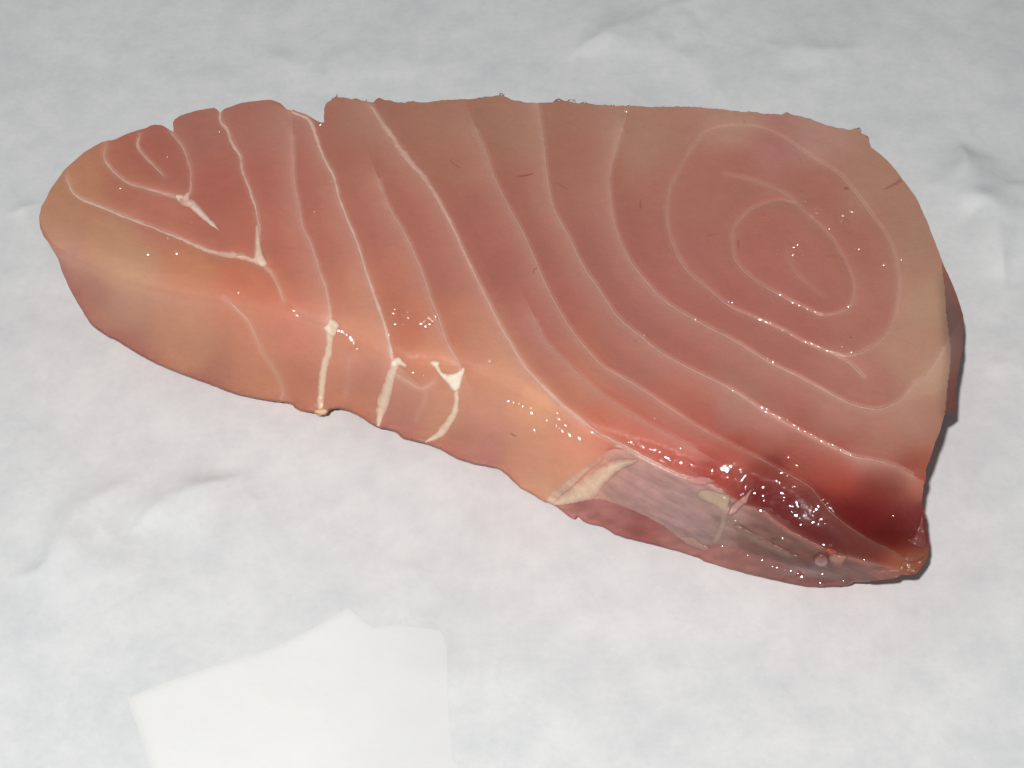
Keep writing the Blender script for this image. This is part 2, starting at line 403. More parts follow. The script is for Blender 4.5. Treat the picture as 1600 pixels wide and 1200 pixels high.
# relief along the septa: a shallow groove and, on some, a small step that faces the front
WET = np.zeros(GU.shape)
STEPS = {'eleven': (0.0008, 1120, 1345), 'ring': (0.0006, 1120, 1345), 'small_ring': (0.0005, 1200, 1340), 'twelve': (0.0005, 1130, 1330),
         'nine': (0.0005, 680, 1000), 'seven': (0.0003, 560, 620), 'ten': (0.0004, 900, 1240)}
for k, L in SEP.items():
    d, sgn = dist_poly(GU, GV, L, margin=60, closed=(k == 'ring'))
    d = d.reshape(GU.shape); sgn = sgn.reshape(GU.shape)
    if k in ('wall_tan', 'wall_soft', 'wall_mid', 'wall_mid_stem', 'wall_line', 'heart', 'small_ring_top'):
        Z -= 0.00006 * np.exp(-(d / 3) ** 2)
        continue
    Z -= 0.00016 * np.exp(-(d / 2.8) ** 2)
    Z += 0.00014 * np.exp(-((d - 16) / 12) ** 2)            # each flake swells a little beside its septum
    if k in STEPS:
        h, u0, u1 = STEPS[k]
        wgt = np.clip((GU - u0) / 40, 0, 1) * np.clip((u1 - GU) / 40, 0, 1)
        below = np.where(sgn > 0, 1.0, -1.0)
        if k in ('ring', 'small_ring'):
            wgt = wgt * (GV > 400)
            below = np.where(sgn > 0, -1.0, 1.0)            # traversed the other way round
            below = np.where(inside(GU, GV, L), -1.0, 1.0)
        Z -= wgt * h * 0.5 * below * np.tanh(d / 3.0) * np.exp(-d / 20)
        WET = np.maximum(WET, wgt * np.exp(-(d / 5) ** 2) * (0.5 + 0.5 * vnoise(GU, GV, 14, 9)))
# wet, lumpy dark muscle and membrane
def blobmask(cx, cy, rx, ry, ang=0.0, p=2.0):
    c, s = math.cos(ang), math.sin(ang)
    x = (GU - cx) * c + (GV - cy) * s; y = -(GU - cx) * s + (GV - cy) * c
    return np.exp(-((x / rx) ** 2 + (y / ry) ** 2) ** (p / 2))
gloss = np.maximum.reduce([blobmask(1120, 745, 45, 12, 0.3), blobmask(1165, 755, 35, 16, 0.6), blobmask(1215, 785, 42, 20, 0.7), blobmask(1285, 800, 14, 20), blobmask(1060, 722, 50, 8, 0.45)])
lump = fbm(GU + 0.4 * GV, GV, 14, 20, 2, 0.3)
gloss = sstep(1.9 * gloss)
Z += gloss * (0.00070 * fbm(GU + 0.4 * GV, GV, 40, 20, 1) + 0.00030 * fbm(GU + 0.3 * GV, GV, 13, 22, 2, 0.35))
Z += np.clip((GU - 1050) / 80, 0, 1) * np.clip(t * 4, 0, 1) * (0.0011 * fbm(GU, GV * 2, 42, 24, 3))
Z += t * 0.00025 * fbm(GU, GV * 1.6, 26, 28, 3)
for (cx, cy, r, h) in [(1281, 873, 12, 0.0022), (1296, 862, 9, 0.0012), (1310, 885, 16, 0.0014), (1255, 880, 14, 0.001), (1355, 893, 22, 0.0010), (1200, 893, 26, 0.0012), (1320, 905, 16, 0.001)]:
    Z += h * np.exp(-((GU - cx) ** 2 + (GV - cy) ** 2) / r ** 2)
WET = np.maximum(WET, gloss)
patch_wet = np.maximum.reduce([blobmask(668, 500, 16, 11), blobmask(620, 485, 22, 7), blobmask(1240, 388, 36, 12), blobmask(1318, 345, 14, 18), blobmask(900, 745, 30, 16, -0.6), blobmask(1260, 895, 45, 8, 0.1), blobmask(880, 665, 30, 14, 0.7)])
WET = np.maximum(WET, 0.8 * patch_wet)
Z += patch_wet * 0.00012 * fbm(GU, GV, 9, 33, 2)
Z = np.maximum(Z, 0.0006)

def zsurf(u, v):
    x = np.clip((np.asarray(u, float) - gu[0]) / STEP, 0, NU - 1.001); y = np.clip((np.asarray(v, float) - gv[0]) / STEP, 0, NV - 1.001)
    i = x.astype(int); j = y.astype(int); fx = x - i; fy = y - j
    return (Z[j, i] * (1 - fx) + Z[j, i + 1] * fx) * (1 - fy) + (Z[j + 1, i] * (1 - fx) + Z[j + 1, i + 1] * fx) * fy

# ------------------------------------------------------------------ flakes: flood fill between the cuts
CU = GU[:-1, :-1] + STEP / 2; CV = GV[:-1, :-1] + STEP / 2
CM = inside(CU, CV, outl)
bar = np.zeros(CU.shape, bool)
for L in CUTS:
    d, _ = dist_poly(CU, CV, L, margin=4)
    bar |= (d.reshape(CU.shape) < 1.3)
lab = np.where(CM & ~bar, 0, -1)
nr, nc = lab.shape
flat = lab.ravel().tolist()
nlab = 0
sizes = {}
for s0 in range(nr * nc):
    if flat[s0] != 0:
        continue
    nlab += 1
    st = [s0]; flat[s0] = nlab; cnt = 0
    while st:
        q = st.pop(); cnt += 1
        for n_ in (q - 1, q + 1, q - nc, q + nc):
            if 0 <= n_ < nr * nc and flat[n_] == 0:
                flat[n_] = nlab; st.append(n_)
    sizes[nlab] = cnt
lab = np.array(flat).reshape(nr, nc)
for k_, c_ in sizes.items():
    if c_ < 260:
        lab[lab == k_] = -1
for _ in range(60):
    todo = CM & (lab <= 0)
    if not todo.any():
        break
    for dy, dx in ((0, 1), (0, -1), (1, 0), (-1, 0)):
        sh = np.roll(np.roll(lab, dy, 0), dx, 1)
        lab = np.where(CM & (lab <= 0) & (sh > 0), sh, lab)
lab[~CM] = 0

def lab_at(u, v):
    return int(lab[int((v - gv[0]) / STEP), int((u - gu[0]) / STEP)])
ROLE = {}
for (u, v, r) in [(1495, 540, 'skin'), (1050, 790, 'membrane'), (900, 765, 'membrane'), (980, 830, 'belly_flap'), (1300, 908, 'belly_flap'),
                  (1380, 820, 'dark_muscle'), (1230, 790, 'dark_muscle')]:
    ROLE[lab_at(u, v)] = r
SUPER = {'muscle_flake': 0, 'dark_muscle': 0, 'membrane': 1, 'belly_flap': 2, 'skin': 3}

# ------------------------------------------------------------------ colours of the meat (what the flesh itself looks like)
A = """300 200 157 100 88;420 190 157 103 88;560 190 154 105 88;700 180 157 110 90;800 185 157 112 93;1000 190 162 118 100;1150 185 167 125 108;1280 215 167 125 110;1370 270 160 118 98;
1440 380 158 118 98;1455 480 165 128 105;1460 580 168 132 108;1430 660 160 115 98;240 240 158 92 76;200 280 162 100 80;130 290 168 115 88;90 330 165 118 92;85 360 165 120 95;
160 380 170 125 95;250 330 168 102 85;330 300 160 92 78;330 370 165 98 82;300 420 175 115 85;200 420 172 130 100;380 440 176 102 76;430 470 177 103 78;420 380 168 96 80;
430 280 160 92 78;430 220 160 98 88;480 300 163 98 82;520 380 168 102 85;470 400 170 100 82;500 460 175 108 85;560 450 178 115 92;560 520 180 122 95;540 260 158 98 80;
600 350 160 98 82;620 450 170 102 82;640 500 175 105 80;660 340 160 98 82;690 430 162 100 84;700 520 175 110 88;680 560 180 118 88;740 540 178 120 96;780 580 182 128 100;
830 640 192 136 104;900 700 190 126 100;880 740 186 128 102;830 720 184 128 102;770 650 178 125 105;740 690 165 111 96;730 250 158 105 85;760 330 156 95 82;800 420 155 92 80;
850 500 160 95 82;870 560 165 98 80;900 600 172 105 82;950 650 175 95 72;1000 690 170 80 62;1060 720 162 64 50;1100 740 142 40 32;900 280 158 103 88;950 400 155 95 85;
1000 500 156 94 84;1000 580 160 100 86;1050 640 168 98 82;1100 660 168 92 76;1150 700 152 66 52;1200 735 109 32 26;1200 780 91 17 18;1260 800 82 15 17;1300 840 77 17 17;
1350 860 82 22 18;1150 620 160 108 95;1200 660 165 105 92;1250 715 148 72 58;1200 690 154 86 72;1150 655 160 104 92;1290 728 152 66 52;1320 745 148 54 42;1350 705 158 102 88;
1360 765 109 35 28;1400 770 109 39 31;1350 800 96 20 18;1400 820 86 17 16;1390 845 77 16 16;1425 840 85 26 26;1430 800 92 26 24;1435 760 150 80 60;1100 300 158 102 88;
1080 400 156 97 86;1150 270 156 100 85;1200 230 162 108 98;1200 380 158 98 85;1250 420 160 100 87;1260 300 156 100 86;1340 400 156 100 86;1350 500 158 100 86;1250 510 156 92 80;
1150 480 156 92 80;1200 540 158 98 86;1300 590 160 104 90;1360 600 160 106 92;1420 550 165 122 102;1300 660 160 105 90;1380 690 160 108 90;100 410 160 116 103;130 460 156 105 91;
200 480 169 124 103;280 500 173 122 98;200 535 154 104 89;300 560 169 119 95;330 590 156 104 87;400 540 175 116 92;420 600 170 116 89;470 530 178 113 94;470 600 167 106 86;
550 560 182 122 101;540 620 169 111 87;560 600 169 110 92;640 620 169 114 95;630 660 160 106 91;690 640 175 124 96;720 690 164 108 89;760 710 166 113 102;840 770 188 140 112;
920 800 150 96 90;960 815 142 88 82;1000 830 132 74 70;1060 855 140 92 86;1120 875 138 92 84;1200 890 124 82 76;1280 905 118 74 68;1350 900 112 70 62;960 740 150 112 106;
1000 770 148 110 105;1060 800 142 109 104;1100 830 134 104 98;1130 800 138 106 98;1180 840 108 72 64;1220 860 98 64 56;1260 880 92 56 50;880 780 185 152 130;910 755 182 138 116;
940 730 176 120 100;1420 885 118 62 40;1440 875 122 74 52;1400 880 130 60 30;1490 500 122 76 68;1495 550 122 74 66;1488 620 112 62 54;1484 450 140 90 76"""
ANCH = np.array([[float(x) for x in q.split()] for q in A.replace("\n", "").split(";") if q.strip()])
cell_super = np.full(lab.shape, 0)
for k_ in np.unique(lab):
    cell_super[lab == k_] = SUPER[ROLE.get(int(k_), 'muscle_flake')]
# vertex super label = label of the cell up-left (cells share corners)
vs = np.zeros(GU.shape, int); vs[:-1, :-1] = cell_super; vs[1:, 1:] = np.maximum(vs[1:, 1:], cell_super)
an_s = np.array([cell_super[min(max(int((q[1] - gv[0]) / STEP), 0), nr - 1), min(max(int((q[0] - gu[0]) / STEP), 0), nc - 1)] for q in ANCH])
def meat_color(u, v, sup):
    num = np.zeros((len(u), 3)); den = np.zeros(len(u))
    la = np.sqrt(alb(ANCH[:, 2:5]))
    for k in range(len(ANCH)):
        d2 = (u - ANCH[k, 0]) ** 2 + (v - ANCH[k, 1]) ** 2 + 700.0
        wk = d2 ** -2.1 * np.where(sup == an_s[k], 1.0, 0.02)
        num += wk[:, None] * la[k]; den += wk
    return (num / den[:, None]) ** 2
wob_u = GU + 8 * fbm(GU, GV, 60, 40, 2); wob_v = GV + 8 * fbm(GU, GV, 60, 44, 2)
C = meat_color(wob_u.ravel(), wob_v.ravel(), vs.ravel())
PALE = alb((200, 158, 142))
HALO = {'eleven': .30, 'twelve': .28, 'ring': .24, 'small_ring': .22, 'ten': .24, 'ten_branch': .18, 'nine': .35, 'eight': .25, 'seven': .3, 'six': .28,
        'v_left': .3, 'v_right': .3, 'inner_left': .3, 'inner_right': .25, 'core': .25, 'ring_tail': .25, 'small_ring_top': .18, 'heart': .15,
        'v_left_tail': .3, 'wall_tan': .35, 'wall_line': .25, 'wall_mid': .35, 'wall_mid_stem': .2, 'wall_soft': .15, 'low_red': .12,
        'six_wall': .25, 'seven_wall': .25, 'eight_wall': .25}
ASYM = {'eleven': 1, 'twelve': 1, 'ring': 1, 'small_ring': 1, 'ten': 1, 'ten_branch': 1, 'nine': 1, 'eight': 1, 'seven': 1, 'six': 1}
for k, L in SEP.items():
    d, sgn = dist_poly(GU, GV, L, margin=90, closed=(k == 'ring'))
    hs = HALO.get(k, 0.2) * (0.75 if k in ('eleven', 'twelve', 'ring', 'small_ring', 'ten', 'ten_branch', 'heart') else 1.0)
    wide = 22.0 if k == 'wall_tan' else 0
    a = 0.85 * hs * np.exp(-(d / 4.2) ** 2) + 0.30 * hs * np.exp(-d / 11.0)
    if wide:
        a = hs * 0.5 * np.exp(-d / wide)
    fade = 1.0
    if k in ('ten', 'nine'):
        fade = np.clip((1250 - GU.ravel()) / 200, 0.12, 1)
    a = np.clip(a * fade, 0, 0.9)[:, None]
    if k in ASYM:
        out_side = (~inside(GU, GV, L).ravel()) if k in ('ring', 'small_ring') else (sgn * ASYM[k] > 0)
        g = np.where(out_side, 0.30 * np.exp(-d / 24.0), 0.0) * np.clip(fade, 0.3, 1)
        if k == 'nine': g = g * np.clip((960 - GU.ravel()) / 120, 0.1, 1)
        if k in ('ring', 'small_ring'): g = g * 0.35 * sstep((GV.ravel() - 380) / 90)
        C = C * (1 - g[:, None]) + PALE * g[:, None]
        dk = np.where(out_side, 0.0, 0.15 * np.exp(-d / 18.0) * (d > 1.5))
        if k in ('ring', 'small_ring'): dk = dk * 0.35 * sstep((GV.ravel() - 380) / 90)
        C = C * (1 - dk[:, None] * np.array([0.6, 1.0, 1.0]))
    C = C * (1 - a) + PALE * a
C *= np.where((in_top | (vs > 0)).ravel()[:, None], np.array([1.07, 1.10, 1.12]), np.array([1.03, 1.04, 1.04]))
mot = 1 + 0.022 * fbm(GU, GV, 34, 50, 3) + 0.022 * fbm(GU * 0.35, GV, 7, 55, 2)
C *= mot.ravel()[:, None]
lowm = (vs.ravel() == 2)
C[lowm] *= (1 + 0.25 * fbm(GU.ravel()[lowm] * 0.4, GV.ravel()[lowm], 9, 49, 3))[:, None]
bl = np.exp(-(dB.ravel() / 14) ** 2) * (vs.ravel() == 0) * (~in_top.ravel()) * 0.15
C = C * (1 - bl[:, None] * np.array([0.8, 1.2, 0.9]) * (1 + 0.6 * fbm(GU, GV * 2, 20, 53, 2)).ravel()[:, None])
# grey blood-flecked streaks of the membrane run along it
mm = (vs.ravel() == 1)
xr = GU.ravel() * 0.9 + GV.ravel() * 0.45; yr = -GU.ravel() * 0.45 + GV.ravel() * 0.9
C[mm] *= (1 + 0.24 * fbm(xr[mm] * 0.16, yr[mm], 6, 58, 3) + 0.14 * fbm(xr[mm], yr[mm], 30, 60, 3))[:, None]
tone = 1 + 0.05 * (rng.rand(int(lab.max()) + 1) - 0.5)
vl = np.zeros(GU.shape, int); vl[:-1, :-1] = lab
C *= tone[np.clip(vl, 0, None)].ravel()[:, None]
gm = 0.04 * np.clip(C[:, 1:2] / 0.1, 0, 1)
C = C * (1 - gm) + gm * C.mean(1, keepdims=True)
C = np.clip(C, 0.004, 0.9)

# ------------------------------------------------------------------ build the meat: one thing, its flakes as parts
VP = P(GU, GV, Z)
cell_idx = np.nonzero(CM.ravel())[0]
ci, cj = cell_idx // nc, cell_idx % nc
quad = np.stack([ci * NU + cj, (ci + 1) * NU + cj, (ci + 1) * NU + cj + 1, ci * NU + cj + 1], 1)
co = VP.reshape(-1, 3).copy()
# rim vertices sit exactly on the traced contour
cntv = np.zeros(NU * NV, int)
np.add.at(cntv, quad.ravel(), 1)
rim = np.nonzero((cntv > 0) & (cntv < 4))[0]
ru, rv = GU.ravel()[rim], GV.ravel()[rim]
d2 = (ru[:, None] - outl[None, :, 0]) ** 2 + (rv[:, None] - outl[None, :, 1]) ** 2
near = d2.argmin(1)
nu_, nv_ = ru.copy(), rv.copy()
best = np.full(len(rim), 1e9)
for off in (-1, 0):
    a = outl[(near + off) % len(outl)]; b = outl[(near + off + 1) % len(outl)]
    e = b - a; tt = np.clip(((ru - a[:, 0]) * e[:, 0] + (rv - a[:, 1]) * e[:, 1]) / ((e ** 2).sum(1) + 1e-9), 0, 1)
    pu, pv = a[:, 0] + tt * e[:, 0], a[:, 1] + tt * e[:, 1]
    dd = (pu - ru) ** 2 + (pv - rv) ** 2
    m = dd < best
    nu_[m], nv_[m], best[m] = pu[m], pv[m], dd[m]
rz = Z.ravel()[rim].copy()
inm = MASK.ravel()[rim]
sm = np.empty(len(rim))
for k in range(len(rim)):
    dd = (nu_ - nu_[k]) ** 2 + (nv_ - nv_[k]) ** 2
    wk = np.exp(-dd / 40.0) * np.where(inm, 1.0, 0.02)
    sm[k] = (wk * rz).sum() / wk.sum()
near_paper = sstep((0.010 - sm) / 0.008)
sm = np.where(nv_ > 400, sm * (1 - near_paper) + np.minimum(sm, 0.0014) * near_paper, sm)
co[rim] = P(nu_, nv_, sm)
# smooth vertex normals over the whole surface so that flakes meet without a seam
e1 = co[quad[:, 2]] - co[quad[:, 0]]; e2 = co[quad[:, 3]] - co[quad[:, 1]]
fn = np.cross(e1, e2)
VN = np.zeros_like(co)
for k in range(4):
    np.add.at(VN, quad[:, k], fn)
VN /= np.linalg.norm(VN, axis=1, keepdims=True) + 1e-12

steak = bpy.data.objects.new("fish_steak", None)
COL.objects.link(steak)
steak.empty_display_size = 0.02
steak["label"] = "thick raw pink fish steak with white connective lines lying on white butcher paper"
steak["category"] = "fish steak"

qlab = lab[ci, cj]
for k_ in np.unique(qlab):
    if k_ <= 0:
        continue
    q = quad[qlab == k_]
    vid, inv = np.unique(q, return_inverse=True)
    role = ROLE.get(int(k_), 'muscle_flake')
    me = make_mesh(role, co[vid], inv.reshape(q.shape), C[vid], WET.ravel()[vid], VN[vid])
    o = link(role, me, MAT_MEMBRANE if role == 'membrane' else MAT_FLESH, steak)
    if role == 'dark_muscle':
        o["label"] = "dark red glossy muscle at the lower right end"
    if role == 'skin':
        o["label"] = "brownish mauve strip of skin side at the right"
    if role == 'membrane':
        o["label"] = "greyish mauve membrane on the front face"

# sides and underside: from the rim down to the paper, tucked in a little
nxt = {}
edges = {}
for a_, b_ in ((0, 1), (1, 2), (2, 3), (3, 0)):
    for x, y in zip(quad[:, a_].tolist(), quad[:, b_].tolist()):
        if (y, x) in edges: del edges[(y, x)]
        else: edges[(x, y)] = 1
for x, y in edges: nxt.setdefault(x, []).append(y)
start = max(nxt)
best_loop = []
seen = set()
for s_ in list(nxt):
    if s_ in seen: continue
    loop = [s_]; seen.add(s_); cur = s_
    while True:
        cand = [y for y in nxt[cur] if y not in seen]
        if not cand: break
        cur = cand[0]; seen.add(cur); loop.append(cur)
    if len(loop) > len(best_loop): best_loop = loop
loop = np.array(best_loop)
lp = co[loop]
k5 = 26
pix = np.stack([GU.ravel(), -GV.ravel()], 1).astype(float)
pix[rim] = np.stack([nu_, -nv_], 1)
pl = pix[loop]
tan_ = np.roll(pl, -k5, 0) - np.roll(pl, k5, 0)
nor = np.stack([tan_[:, 1], -tan_[:, 0], 0 * tan_[:, 0]], 1); nor /= np.linalg.norm(nor, axis=1, keepdims=True) + 1e-9
cen = lp.mean(0)
area = 0.5 * np.sum(pl[:, 0] * np.roll(pl[:, 1], -1) - np.roll(pl[:, 0], -1) * pl[:, 1])
if area < 0: nor = -nor
ring = [lp.copy()]
corner = sstep((pl[:, 0] - 1395) / 35) * sstep((-pl[:, 1] - 660) / 90)
nor = nor * (1 - corner[:, None]) + corner[:, None] * np.array([0.40, -0.92, 0.0]); nor /= np.linalg.norm(nor, axis=1, keepdims=True) + 1e-9
slope = 0.04 + 0.92 * np.clip(-nor[:, 1], 0, 1) + 0.50 * np.abs(nor[:, 0])
for f, ins in ((0.75, 0.25), (0.45, 0.55), (0.18, 0.82), (0.0, 1.0)):
    r_ = lp - nor * (ins * (slope * lp[:, 2] + 0.0028))[:, None]
    r_[:, 2] = lp[:, 2] * f + (0.0002 if f == 0 else 0)
    ring.append(r_)
n = len(loop)
vv = np.vstack(ring)
fs = []
for r in range(len(ring) - 1):
    a = np.arange(n); b = (a + 1) % n
    fs.append(np.stack([r * n + a, (r + 1) * n + a, (r + 1) * n + b, r * n + b], 1))
fs = np.vstack(fs)
cw_ = np.tile(C[loop], (len(ring), 1)) * np.repeat([1.0, 0.9, 0.85, 0.8, 0.8], n)[:, None] * 0 + np.tile(alb((150, 104, 92)), (len(vv), 1))
vv2 = np.vstack([vv, [[cen[0], cen[1], 0.0002]]])
cap = np.stack([4 * n + np.arange(n), np.full(n, len(vv2) - 1), np.full(n, len(vv2) - 1), 4 * n + (np.arange(n) + 1) % n], 1)
faces = [tuple(x) for x in fs.tolist()] + [(int(x[0]), int(x[1]), int(x[3])) for x in cap]
me = make_mesh("underside", vv2, faces, np.vstack([cw_, cw_[:1]]), np.zeros(len(vv2)))
link("underside", me, MAT_FLESH, steak)

# ------------------------------------------------------------------ septa: thin raised ribbons of connective tissue
FAINT = 0.36
THIN_SEPTA = ('ten', 'ten_branch', 'eleven', 'twelve', 'ring', 'ring_tail', 'small_ring', 'small_ring_top', 'heart', 'six', 'eight', 'wall_line', 'wall_mid', 'wall_mid_stem', 'wall_soft')
def ribbon(name, line, hw, color, h=0.00016, mat=MAT_TISSUE, parent=steak, taper=(0.25, 0.25), jit=0.35, seed=0, prof=None, label=None):
    L = spline(line, 1.6)
    n = len(L)
    s = np.linspace(0, 1, n)
    hwv = np.interp(s, np.linspace(0, 1, len(hw)), hw) if np.ndim(hw) else np.full(n, float(hw))
    arc = np.arange(n) * 1.6
    eL = 1 + jit * (0.6 * vnoise(arc, arc * 0, 19, seed) + 0.6 * vnoise(arc, arc * 0, 6, seed + 1))
    eR = 1 + jit * (0.6 * vnoise(arc, arc * 0, 23, seed + 8) + 0.6 * vnoise(arc, arc * 0, 5, seed + 9))
    tp = np.minimum(1, np.minimum(s / 0.08 * (1 - taper[0]) + taper[0], (1 - s) / 0.08 * (1 - taper[1]) + taper[1]))
    hwv = np.maximum(hwv * tp, 0.35)
    T = np.gradient(L, axis=0); T /= np.linalg.norm(T, axis=1, keepdims=True) + 1e-9
    N = np.stack([-T[:, 1], T[:, 0]], 1)
    L = L + N * (0.5 * vnoise(arc, arc * 0, 14, seed + 2))[:, None]
    offs = np.array([-1.25, -0.8, -0.4, 0, 0.4, 0.8, 1.25]); hh = np.array([-0.25, 0.35, 0.85, 1, 0.85, 0.35, -0.25])
    m = len(offs)
    wide = np.where(offs[None, :] < 0, eL[:, None], eR[:, None]) * hwv[:, None]
    uu = L[:, None, 0] + N[:, None, 0] * offs * wide
    v2 = L[:, None, 1] + N[:, None, 1] * offs * wide
    hv = h * (1 + 0.4 * vnoise(arc, arc * 0, 6, seed + 3))
    z = zsurf(uu, v2) + hv[:, None] * hh
    pts = P(uu, v2, np.maximum(z, 0.0004)).reshape(-1, 3)
    i = np.arange(n - 1)[:, None] * m + np.arange(m - 1)[None]
    f = np.stack([i, i + m, i + m + 1, i + 1], -1).reshape(-1, 4)
    c0 = alb(color)
    # edges of the strand melt into the flesh
    cc = np.tile(c0, (n, m, 1))
    ii = np.clip(((uu - gu[0]) / STEP).astype(int), 0, NU - 1); jj = np.clip(((v2 - gv[0]) / STEP).astype(int), 0, NV - 1)
    base = C.reshape(NV, NU, 3)[jj, ii]
    mixw = np.array([1.0, 0.72, 0.25, 0.08, 0.25, 0.72, 1.0])[None, :, None]
    if hwv.mean() > 3.2: mixw = np.array([1.0, 0.5, 0.10, 0.0, 0.10, 0.5, 1.0])[None, :, None]
    mixw = np.clip(mixw * (1 + 0.5 * vnoise(arc, arc * 0, 7, seed + 7))[:, None, None], 0, 1)
    thin = np.clip(FAINT + 0.30 * vnoise(arc, arc * 0, 20, seed + 5), 0, 0.9)[:, None, None]
    if hwv.mean() > 3.2: thin = thin * 0.2
    cc = cc * (1 - mixw) + base * mixw
    cc = cc * (1 - thin) + base * thin
    me = make_mesh(name, pts, f, cc.reshape(-1, 3), np.full(len(pts), 0.15))
    return link(name, me, mat, parent, label)

R = [('v_left', [1.6, 2.2, 1.9, 2.4, 3.0, 5.0, 5.5], (205, 178, 160)), ('v_right', [2.6, 3.2, 3.0, 2.6, 2.0, 1.8, 4.6, 5.5], (202, 172, 155)),
     ('v_left_tail', [4.0, 2.4, 1.4], (195, 150, 128)), ('inner_left', [1.2, 1.6, 1.8, 2.0, 3.2], (200, 165, 148)), ('inner_right', [2.0, 1.7, 1.4, 2.2], (195, 155, 140)),
     ('core', [1.8, 2.4, 2.0, 1.0], (195, 155, 142)), ('six', [0.7, 0.9, 1.2, 1.6, 2.0, 4.2], (192, 158, 142)), ('six_wall', [7.5, 5.0, 5.6, 6.2, 5.2, 4.6], (200, 178, 154)),
     ('seven', [3.6, 3.2, 2.6, 2.0, 1.8, 1.8, 2.0, 2.6, 3.5, 5.0], (205, 175, 160)), ('seven_wall', [5.5, 6.0, 8.0, 7.0, 3.2], (202, 178, 156)),
     ('eight', [0.8, 1.0, 1.2, 1.5, 1.8], (192, 152, 134)), ('eight_wall', [3.0, 3.2, 5.0, 6.0, 2.5], (202, 180, 158)),
     ('nine', [3.5, 5.5, 4.6, 2.4, 1.6, 1.4, 1.6, 2.0, 3.4, 2.6, 1.6, 2.4, 2.0], (194, 158, 142)), ('ten', [0.9, 1.0, 1.2, 1.3, 1.2, 1.2, 1.0, 1.6, 1.6, 1.3], (180, 128, 112)),
     ('ten_branch', [0.7, 0.8, 0.8, 0.6], (176, 120, 102)), ('eleven', [0.8, 1.0, 1.2, 1.2, 1.4, 1.8, 1.6, 1.4], (186, 142, 128)),
     ('twelve', [0.7, 0.9, 1.1, 1.2, 1.5, 1.3, 1.2], (184, 142, 126)), ('ring', [1.0, 1.1, 1.2, 1.4, 1.6, 1.2, 1.1, 0.9], (182, 140, 126)),
     ('ring_tail', [1.4, 2.0, 1.2], (180, 138, 124)), ('small_ring', [0.8, 1.1, 1.4, 1.4, 1.0, 0.9], (182, 138, 125)), ('small_ring_top', [0.9, 0.7], (174, 128, 114)),
     ('heart', [0.8, 1.2, 0.9], (176, 130, 118)), ('low_red', [1.6, 1.6, 1.2, 1.2, 1.0], (160, 88, 74)),
     ('wall_line', [2.0, 2.4, 1.0, 1.0, 1.2], (195, 142, 122)), ('wall_mid', [1.2, 1.8, 2.0, 1.2], (192, 150, 126)), ('wall_mid_stem', [1.2, 1.0, 0.8], (184, 138, 118)),
     ('wall_soft', [0.8, 0.9, 0.7], (184, 138, 120))]
for n_, (k, hw, c) in enumerate(R):
    big = max(hw) > 4.5
    pts = S[k] + ([S[k][0]] if k == 'ring' else [])
    FAINT = 0.91 if k in THIN_SEPTA else (0.5 if k == 'nine' else 0.30)
    if not big and k in THIN_SEPTA: hw = [0.85 * x for x in hw]
    if big: hw = [1.0 * x for x in hw]
    if k in ('v_left', 'v_right', 'seven'): hw = [0.85 * x for x in hw]
    ribbon('septum', pts, hw, c, h=0.00030 if 'wall' in k and big else (0.00018 if big else 0.00010), seed=n_ * 2, jit=0.30 if k.endswith('_wall') else (0.55 if big or k not in THIN_SEPTA else 0.35), taper=(0.7, 0.7) if big else (0.3, 0.3))
ribbon('septum', [(275,306),(287,311),(300,320),(313,332),(325,344),(337,355),(343,362)], [3.5, 7.5, 5.5, 4.5, 3.2, 1.0], (214, 192, 176), h=0.00025, seed=61, taper=(0.6, 0.1))
ribbon('fat_strand', [(640,655),(650,650)], [1, 1], (190, 150, 130), seed=63)

# ------------------------------------------------------------------ patches of fat, flaps and nodules
def cdt_fill(L, step):
    """triangles filling a closed outline exactly, with a jittered grid inside"""
    lo = L.min(0); hi = L.max(0)
    U, V = np.meshgrid(np.arange(lo[0], hi[0], step), np.arange(lo[1], hi[1], step))
    U = U.ravel(); V = V.ravel()
    m = inside(U, V, L)
    d, _ = dist_poly(U[m], V[m], L, closed=True)
    k = d > step * 0.6
    pts = np.vstack([L, np.stack([U[m][k], V[m][k]], 1)])
    nL = len(L)
    o = delaunay_2d_cdt([Vector(p) for p in pts.tolist()], [], [list(range(nL))], 1, step * 1e-3)
    vo = np.array([tuple(v) for v in o[0]]); tr = np.array([f for f in o[2]], int)
    return vo[:, 0], vo[:, 1], tr

def patch(name, poly, color, h=0.0004, edge=5.0, step=1.5, mat=MAT_TISSUE, label=None, wob=1.0, seed=0, wet_or_tint=0.2, mixedge=0.4):
    L = spline(poly, 1.2, closed=True)
    fu, fv, tri = cdt_fill(L, step)
    d, _ = dist_poly(fu, fv, L, closed=True)
    dn = np.clip(d / edge, 0, 1)
    prof = np.sqrt(np.clip(1 - (1 - dn) ** 2, 0, 1))
    z = zsurf(fu, fv) + h * prof * (1 + 0.35 * wob * fbm(fu, fv, 9, seed, 2)) - 0.00004 + 0.00002
    pts = P(fu, fv, np.maximum(z, 0.0004))
    c0 = alb(color)
    ii = np.clip(((fu - gu[0]) / STEP).astype(int), 0, NU - 1); jj = np.clip(((fv - gv[0]) / STEP).astype(int), 0, NV - 1)
    base = C.reshape(NV, NU, 3)[jj, ii]
    mw = ((0.35 + 0.65 * mixedge) * (1 - dn) + 0.14 * (1 + fbm(fu, fv, 14, seed + 3, 2)) + 0.3 * mixedge * np.clip(fbm(fu, fv, 7, seed + 4, 2), 0, 1))[:, None].clip(0, 1)
    cc = (c0 * (1 - mw) + base * mw) * (1 + 0.06 * fbm(fu, fv, 8, seed + 6, 2))[:, None]
    me = make_mesh(name, pts, tri, cc, np.full(len(pts), wet_or_tint))
    return link(name, me, mat, steak, label)

